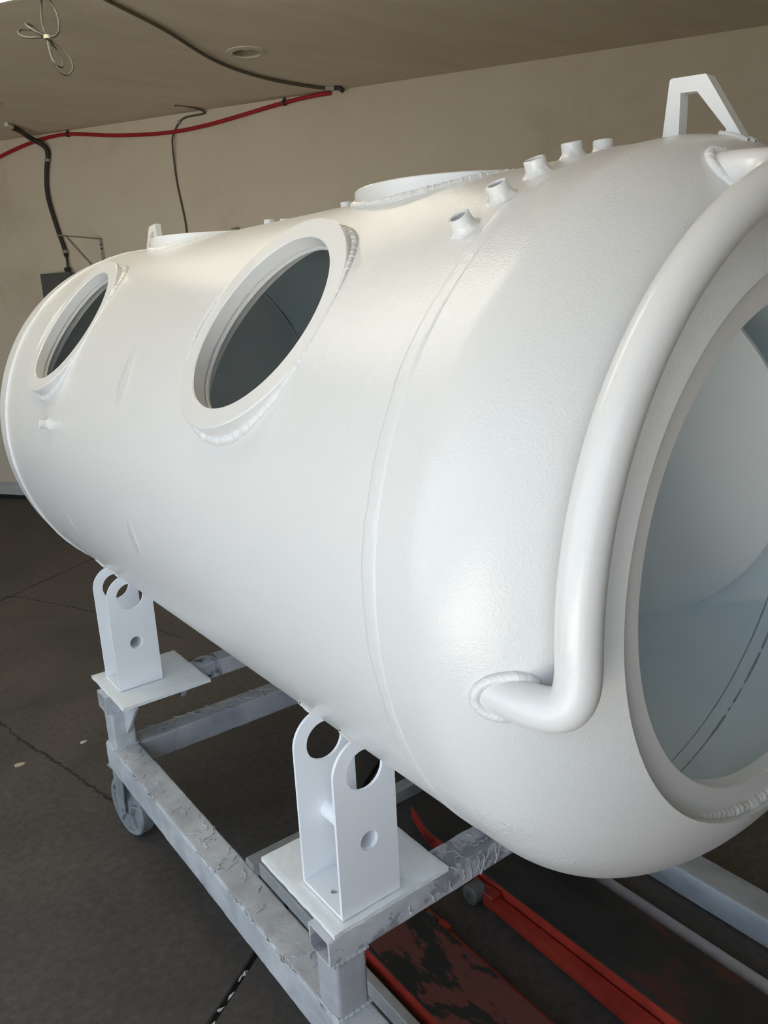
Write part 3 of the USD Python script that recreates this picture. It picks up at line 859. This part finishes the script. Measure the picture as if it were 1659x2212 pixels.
for sgn in (-1, 1):
    for yy, sd in ((YF, 1), (1.440, 2)):
        x0, x1 = sorted((sgn * 0.543, sgn * 0.250))
        obj("top_plate", plate(x0, x1, yy - 0.001, yy + (0.290 if sd == 1 else 0.300), 0.5585, 0.5705, 20 + sd, 0.0030 if sd == 1 else 0.0012), "overspray_white", ct, smooth=40)
    for gx, dz, fw in ((0.500, 0.147, 0.136), (0.300, 0.085, 0.085)):
        tri = Polygon([(YR + 0.001, 0.558), (YR - fw, 0.558), (YR - fw, 0.550), (YR - 0.008, 0.558 - dz), (YR + 0.001, 0.558 - dz)])
        m = trimesh.creation.extrude_polygon(tri, 0.008, engine="earcut")
        m.apply_transform(frame([sgn * gx - 0.004, 0, 0], [0, 1, 0], [0, 0, 1], [1, 0, 0]))
        obj("gusset", fix(m), "cart_paint", ct)


def caster(x, y, yaw, dark=False):
    c, s = math.cos(yaw), math.sin(yaw)
    M0 = frame([x, y, 0], [c, s, 0], [-s, c, 0], [0, 0, 1])
    rw = 0.108
    top = block((-0.045, -0.055, ZR0 - 0.010), (0.045, 0.055, ZR0), 0.002, M0)
    neck = lathe([(0.03, ZR0 - 0.022), (0.034, ZR0 - 0.010), (0.0005, ZR0 - 0.010), (0.0005, ZR0 - 0.022)], M0, 32)
    crown = block((-0.040, -0.030, ZR0 - 0.030), (0.040, 0.030, ZR0 - 0.020), 0.003, M0)
    legs = []
    for sx in (-1, 1):
        poly = Polygon([(-0.030, ZR0 - 0.022), (0.030, ZR0 - 0.022), (0.014, rw - 0.016), (-0.014, rw - 0.016)]).buffer(0.003)
        m = trimesh.creation.extrude_polygon(poly, 0.005, engine="earcut")
        m.apply_transform(frame([sx * 0.037 - 0.0025, 0, 0], [0, 1, 0], [0, 0, 1], [1, 0, 0]))
        m.apply_transform(M0); legs.append(fix(m))
    axle = lathe([(0.010, -0.045), (0.010, 0.045), (0.0005, 0.045), (0.0005, -0.045)], M0 @ frame([0, 0, rw], [0, 1, 0], [0, 0, 1], [1, 0, 0]), 16)
    cp = obj("caster", cat(top, neck, crown, *legs, axle), "caster_dark" if dark else "caster_grey", ct)
    Mw = M0 @ frame([0, 0, rw], [0, 1, 0], [0, 0, 1], [1, 0, 0])
    hw = 0.024
    tread = lathe([(rw - 0.004, -hw), (rw, -hw + 0.005), (rw, hw - 0.005), (rw - 0.004, hw), (rw - 0.018, hw), (rw - 0.020, hw - 0.008), (0.040, hw - 0.012), (0.036, hw + 0.002), (0.012, hw + 0.002),
                   (0.012, -hw - 0.002), (0.036, -hw - 0.002), (0.040, -hw + 0.012), (rw - 0.020, -hw + 0.008), (rw - 0.018, -hw)], Mw, 64)
    spokes = []
    for k in range(5):
        t = 2 * math.pi * k / 5 + 0.3
        for sz in (-1, 1):
            m = block((0.034, -0.004, sz * (hw - 0.006) - 0.006), (rw - 0.017, 0.004, sz * (hw - 0.006) + 0.006), 0.001)
            m.apply_transform(trimesh.transformations.rotation_matrix(t, [0, 0, 1])); m.apply_transform(Mw); spokes.append(m)
    obj("wheel", cat(tread, *spokes), "caster_dark" if dark else "caster_grey", cp, smooth=30)


caster(-0.4985, 1.640, 0.148)
caster(-0.505, 0.330, 0.0)
caster(0.505, 0.620, 0.0, True)
caster(0.505, 1.600, 0.2, True)

# ------------------------------------------------------------------ floor clutter beneath the chamber
pj = thing("pallet_jack", "red pallet jack with dirty worn forks pushed under the white chamber", "pallet jack", (0.1, 0.3, 0))


def fork(x0, x1, mat_top):
    tip, heel, zt, zb = 1.06, -0.42, 0.080, 0.022
    outline = Polygon([(x0, heel), (x1, heel), (x1, tip - 0.16), (x1 - 0.045, tip - 0.02), (x1 - 0.07, tip), (x0 + 0.07, tip), (x0 + 0.045, tip - 0.02), (x0, tip - 0.16)])
    top = trimesh.creation.extrude_polygon(outline.buffer(-0.003).buffer(0.003), 0.007, engine="earcut"); top.apply_translation([0, 0, zt - 0.007])
    ring = outline - outline.buffer(-0.007)
    ring = ring - sbox(x0 + 0.01, heel - 0.1, x1 - 0.01, heel + 0.02)
    skirt = trimesh.creation.extrude_polygon(ring, zt - 0.0075 - zb, engine="earcut"); skirt.apply_translation([0, 0, zb])
    fp = obj("fork", fix(skirt), "jack_red", pj)
    obj("fork_top", fix(top), mat_top, fp)
    return fp


fork(-0.230, -0.030, "jack_worn_top")
fork(0.205, 0.425, "jack_black_top")
for xa in (0.183, -0.012):
    rod2d = Polygon([(xa + 0.014, 0.575), (xa - 0.018, 0.575), (xa - 0.020, 0.50), (xa - 0.046, -0.42), (xa + 0.010, -0.42)])
    rod = trimesh.creation.extrude_polygon(rod2d.buffer(-0.003).buffer(0.003), 0.030, engine="earcut"); rod.apply_translation([0, 0, 0.014])
    obj("push_rod", fix(rod), "jack_red", pj)
    obj("roller_bracket", cat(block((xa - 0.022, 0.56, 0.014), (xa + 0.018, 0.60, 0.060), 0.003), block((xa + 0.008, 0.58, 0.018), (xa + 0.016, 0.67, 0.056), 0.002)), "jack_red", pj)
    rl = lathe([(0.027, -0.036), (0.030, -0.032), (0.030, 0.010), (0.027, 0.014), (0.008, 0.014), (0.008, -0.036)], frame([xa - 0.006, 0.636, 0.031], [0, 1, 0], [0, 0, 1], [1, 0, 0]), 32)
    obj("load_roller", rl, "roller_grey", pj, smooth=30)
obj("heel_frame", cat(block((-0.230, -0.56, 0.022), (0.425, -0.42, 0.20), 0.01), block((0.02, -0.60, 0.20), (0.18, -0.44, 0.30), 0.01)), "jack_red", pj)

bm = thing("steel_beam", "thick grey painted square beam lying on the floor to the right of the thin pipe", "beam", (0.693, 0.3, 0))
obj("beam_body", square_tube((0.693, -0.80, 0.0450), (0.693, 1.30, 0.0450), 0.104, 0.088, seed=33, lump=0.0008), "beam_grey", bm, smooth=40)
pp = thing("steel_pipe", "thin grey steel pipe lying on the floor between the red fork and the beam", "pipe", (0.498, 0.3, 0))
pr_ = lathe([(0.021, -0.9), (0.021, 0.455), (0.017, 0.455), (0.017, -0.9)], frame([0.498, 0, 0.0212], [0, 0, 1], [1, 0, 0], [0, 1, 0]), 28)
obj("pipe_body", pr_, "pipe_grey", pp, smooth=35)
fr = thing("flat_steel_frame", "pale flat steel frame on the floor under the cart, beside the left fork", "frame", (-0.265, 0.5, 0))
obj("long_bar", block((-0.279, -0.30, 0.0), (-0.251, 1.152, 0.050), 0.003), "frame_pale", fr)
obj("cross_bar", block((-0.300, 1.153, 0.0), (0.440, 1.203, 0.050), 0.003), "frame_pale", fr)

# white paint chips caught in the floor joint, and a few flakes lying about
rng = np.random.default_rng(8)
chips = []
for k in range(34):
    t = -1.05 + 1.20 * k / 33 + rng.normal(0, 0.012)
    o = W(JS + rng.normal(0.002, 0.002), t, 0)
    pts = rng.normal(0, 1, (9, 3)) * np.array([0.0040, 0.0075, 0.003])
    m = trimesh.convex.convex_hull(pts); m.apply_transform(frame(o + [0, 0, -0.007], E1, E2, [0, 0, 1])); chips.append(m)
obj("paint_chips", cat(*chips), "chip_white", label="white paint chips caught in the dark floor joint by the cart", category="paint chips", kind="stuff")
for (x, y), sz, lab in (((-0.463, 2.36), 0.016, "white paint flake on the dark floor left of the far cart post"), ((-0.72, 2.36), 0.022, "tan paint flake on the dark floor at the left edge of the photo")):
    pts = np.array([(math.cos(q) * sz * rng.uniform(0.6, 1.3), math.sin(q) * sz * 0.7 * rng.uniform(0.6, 1.2)) for q in np.linspace(0, 2 * np.pi, 9)[:-1]])
    m = trimesh.creation.extrude_polygon(Polygon(pts), 0.003, engine="earcut"); m.apply_translation([x, y, 0.0])
    obj("paint_flake", fix(m), "chip_white" if "white" in lab else "cable_tan", label=lab, category="paint flake", group="paint flakes on the floor")

# ------------------------------------------------------------------ on the wall and ceiling
def wall_pts(sz, off):
    return np.array([W(s, WALL_T - off, z) for s, z in sz])


rh = thing("red_hose", "thin red air hose sagging along the top of the beige back wall", "hose", W(-4.2, WALL_T, 3.1))
red = wall_pts([(-7.2, 2.62), (-6.4, 2.93), (-5.70, 3.128), (-5.207, 3.222), (-4.905, 3.232), (-4.55, 3.186), (-4.254, 3.155), (-3.851, 3.136), (-3.333, 3.172), (-2.854, 3.228), (-2.66, 3.243), (-2.47, 3.246)], 0.018)
obj("hose", tube(spline(red, 160), 0.0145, 14), "hose_red", rh, smooth=60)
for s, z in ((-4.905, 3.232), (-2.854, 3.228)):
    m = lathe([(0.0155, -0.011), (0.021, -0.011), (0.021, 0.011), (0.0155, 0.011)], frame(W(s, WALL_T - 0.018, z), E2, [0, 0, 1], np.cross(E2, [0, 0, 1])), 20)
    tail = block((-0.010, -0.004, 0.0), (0.010, 0.004, 0.035), 0.001, frame(W(s, WALL_T - 0.020, z), E1, E2, [0, 0, 1]))
    obj("hose_clip", cat(m, tail), "cable_black", rh)

cc = thing("ceiling_cable", "long dark cable drooping across the ceiling past the recessed lamp to the corner", "cable", W(-2.6, 3.6, 3.2))
cpts = np.array([(-0.10, 3.12, CEIL - 0.012), (0.22, 3.33, CEIL - 0.014), (0.508, 3.521, CEIL - 0.018), (0.843, 3.733, CEIL - 0.022), (1.281, 4.082, CEIL - 0.022), (1.771, 4.325, CEIL - 0.018), (2.10, 4.390, CEIL - 0.014), (2.34, 4.395, CEIL - 0.012)])
cp_ = spline(cpts, 120)
ob = obj("cable", tube(cp_, np.linspace(0.0085, 0.0115, 120), 12), "cable_brown", cc, smooth=60)
obj("pale_core", tube(cp_[:64] + [-0.010, 0.004, 0.001], 0.006, 10), "cable_tan", cc, smooth=60)
obj("end_fitting", cat(cylinder(cp_[-1], cp_[-1] + [0.055, -0.035, 0], 0.014, 16)), "cable_tan", cc)
obj("end_cap", tube(spline(np.array([cp_[-1] + [0.055, -0.035, 0], cp_[-1] + [0.09, -0.06, -0.003], cp_[-1] + [0.105, -0.075, -0.025]]), 12), 0.017, 12), "cable_black", cc, smooth=60)

bk = thing("black_conduit", "thick black cable running from the ceiling down the wall to the dark switch box", "cable", W(-5.15, WALL_T, 2.6))
bpts = np.array([W(-5.12, 4.06, CEIL - 0.022), W(-5.17, 4.22, CEIL - 0.030), W(-5.20, 4.36, CEIL - 0.055), W(-5.135, WALL_T - 0.035, 3.135), W(-5.150, WALL_T - 0.030, 3.05), W(-5.188, WALL_T - 0.026, 2.93), W(-5.203, WALL_T - 0.026, 2.76),
                 W(-5.175, WALL_T - 0.026, 2.60), W(-5.135, WALL_T - 0.026, 2.43), W(-5.102, WALL_T - 0.026, 2.30), W(-5.095, WALL_T - 0.030, 2.26)])
obj("cable", tube(spline(bpts, 110), np.r_[np.full(40, 0.021), np.full(70, 0.0185)], 14), "cable_black", bk, smooth=60)
obj("thin_cable", tube(spline(np.array([W(-5.095, WALL_T - 0.03, 2.27), W(-5.092, WALL_T - 0.03, 2.20), W(-5.090, WALL_T - 0.045, 2.13)]), 16), 0.010, 10), "cable_black", bk, smooth=60)
obj("connector", cylinder(W(-5.12, 4.065, CEIL - 0.020), W(-5.10, 3.975, CEIL - 0.014), 0.017, 16), "connector_white", bk)
for q in (bpts[4], bpts[9]):
    obj("strap", lathe([(0.0215, -0.012), (0.026, -0.012), (0.026, 0.012), (0.0215, 0.012)], frame(q, E1, E2, [0, 0, 1]), 20), "bracket_steel", bk)
obj("gland", cat(cylinder(W(-5.088, WALL_T - 0.045, 2.115), W(-5.088, WALL_T - 0.045, 2.165), 0.024, 18), cylinder(W(-5.088, WALL_T - 0.045, 2.14), W(-5.088, WALL_T - 0.045, 2.155), 0.030, 6)), "cable_black", bk)

bx = thing("switch_box", "dark grey metal switch box on the back wall behind the far end of the chamber", "electrical box", W(-5.2, WALL_T, 1.85))
obj("box_body", rblock(-5.352, -5.03, WALL_T - 0.085, WALL_T, 1.66, 2.118, 0.004), "box_dark", bx)
obj("box_door", rblock(-5.356, -5.026, WALL_T - 0.100, WALL_T - 0.085, 1.655, 2.122, 0.004), "box_dark", bx)

ww = thing("thin_wire", "thin brown wire hanging down the middle of the back wall from a staple", "wire", W(-3.85, WALL_T, 2.8))
wpts = np.array([W(-3.66, WALL_T - 0.25, CEIL - 0.008), W(-3.56, WALL_T - 0.10, CEIL - 0.010), W(-3.545, WALL_T - 0.03, CEIL - 0.022), W(-3.66, WALL_T - 0.012, CEIL - 0.030), W(-3.79, WALL_T - 0.010, 3.210), W(-3.845, WALL_T - 0.014, 3.15), W(-3.860, WALL_T - 0.040, 3.09), W(-3.872, WALL_T - 0.036, 3.00),
                 W(-3.886, WALL_T - 0.012, 2.84), W(-3.866, WALL_T - 0.010, 2.63), W(-3.842, WALL_T - 0.010, 2.45), W(-3.847, WALL_T - 0.010, 2.20), W(-3.85, WALL_T - 0.010, 1.9)])
obj("wire", tube(spline(wpts, 150), 0.0075, 8), "cable_brown", ww, smooth=60)
obj("staple", rblock(-3.815, -3.79, WALL_T - 0.018, WALL_T - 0.0001, 3.19, 3.215, 0.002), "bracket_steel", ww)

br = thing("shelf_bracket", "bare metal shelf bracket with a diagonal brace sticking out of the back wall", "bracket", W(-4.72, WALL_T, 2.2))
obj("wall_strap", rblock(-4.738, -4.702, WALL_T - 0.004, WALL_T, 2.00, 2.386, 0.001), "bracket_steel", br)
obj("arm", rblock(-4.736, -4.704, WALL_T - 0.52, WALL_T - 0.004, 2.378, 2.386, 0.001), "bracket_steel", br)
obj("brace", tube(np.array([W(-4.72, WALL_T - 0.42, 2.376), W(-4.72, WALL_T - 0.004, 2.035)]), 0.009, 8), "bracket_steel", br)
for z in (2.30, 2.335):
    obj("screw", cylinder(W(-4.72, WALL_T - 0.004, z), W(-4.72, WALL_T - 0.010, z), 0.008, 10), "cable_black", br)

ot = thing("wall_outlet", "small grey surface box on the back wall above the far top ring", "outlet box", W(-3.37, WALL_T, 2.3))
obj("outlet_body", rblock(-3.40, -3.34, WALL_T - 0.045, WALL_T, 2.24, 2.375, 0.006), "bracket_steel", ot)

# looped wire hanging from the ceiling, tied in a bow
hw_ = thing("wire_bundle", "tied bundle of grey wire hanging in loops from the ceiling", "wire", W(-3.05, 2.22, 2.9))


def unpx(px, t):
    v = cf + (px[0] - 829.5) / F_PX * cr - (px[1] - 1106) / F_PX * cu
    k = (t - EYE @ E2) / (v @ E2)
    return EYE + k * v


BT = 2.118
KNOT = (101, 80)


def loop(pix, dep):
    return np.array([unpx(p, BT + q) for p, q in zip(pix, dep)])


for pix in ([(88, -14), (89, 20), (91, 50), (96, 68), KNOT], [(104, -14), (113, 10), (123, 30), (127, 50), (127, 66), (120, 77), (111, 80), KNOT]):
    obj("strand", tube(spline(loop(pix, np.linspace(0, 0.02, len(pix))), 40), 0.0052, 8), "wire_grey", hw_, smooth=60)
for pix in ([KNOT, (85, 70), (66, 64), (50, 63), (40, 67), (43, 75), (58, 81), (80, 81), KNOT], [KNOT, (88, 66), (72, 57), (58, 51), (60, 57), (78, 69), KNOT],
            [KNOT, (118, 92), (136, 108), (150, 124), (157, 143), (152, 158), (140, 161), (126, 150), (114, 130), (106, 104), KNOT], [KNOT, (114, 96), (126, 114), (134, 132), (132, 145), (122, 140), (112, 122), KNOT]):
    n_ = len(pix)
    obj("wire_loop", tube(spline(loop(pix, 0.05 * np.sin(np.linspace(0, 2 * np.pi, n_)) + 0.02), 70), 0.0052, 8), "wire_grey", hw_, smooth=60)
kc = unpx(KNOT, BT + 0.01)
obj("tie", lathe([(0.009, -0.010), (0.016, -0.008), (0.016, 0.008), (0.010, 0.010)], frame(kc, E1, E2, [0, 0, 1]), 16), "bracket_steel", hw_, smooth=40)

# recessed ceiling lamps (not lit)
for q, lab in ((DOWN[0], "round recessed ceiling lamp beside the drooping cable"), (DOWN[1], "round recessed ceiling lamp at the left edge of the photo")):
    rl_ = thing("recessed_lamp", lab, "ceiling lamp", (q[0], q[1], CEIL), "recessed ceiling lamps")
    M = frame([q[0], q[1], CEIL], [1, 0, 0], [0, 1, 0], [0, 0, 1])
    obj("trim_ring", lathe([(0.126, 0.0), (0.124, -0.006), (0.088, -0.010), (0.084, -0.004), (0.084, 0.0)], M, 64), "trim_ring", rl_, smooth=40)
    obj("baffle", lathe([(0.088, -0.003), (0.080, 0.10), (0.0005, 0.10), (0.0005, 0.106), (0.086, 0.106), (0.094, -0.001)], M, 48), "baffle", rl_, smooth=40)
    obj("bulb", lathe([(0.0005, 0.015), (0.030, 0.017), (0.052, 0.028), (0.060, 0.045), (0.050, 0.075), (0.025, 0.0985), (0.0005, 0.0985)], M, 40), "fixture_white", rl_, smooth=60)

# fluorescent strip lights on the ceiling, nearer the door
for s0, t0, lab in ((-3.55, 1.782, "white fluorescent strip light on the ceiling at the top left corner of the photo"), (-3.55, 0.02, "white fluorescent strip light on the ceiling close to the open door")):
    st = thing("strip_light", lab, "strip light", W(s0 + 0.61, t0 + 0.15, CEIL), "ceiling strip lights")
    obj("housing", cat(rblock(s0, s0 + 2.44, t0, t0 + 0.03, CEIL - 0.012, CEIL, 0.003), rblock(s0, s0 + 2.44, t0 + 0.27, t0 + 0.30, CEIL - 0.012, CEIL, 0.003),
                       rblock(s0, s0 + 0.03, t0 + 0.03, t0 + 0.27, CEIL - 0.012, CEIL, 0.003), rblock(s0 + 2.41, s0 + 2.44, t0 + 0.03, t0 + 0.27, CEIL - 0.012, CEIL, 0.003)), "fixture_white", st)
    obj("diffuser", rblock(s0 + 0.028, s0 + 2.412, t0 + 0.028, t0 + 0.272, CEIL - 0.006, CEIL - 0.001), "lamp_glow", st)
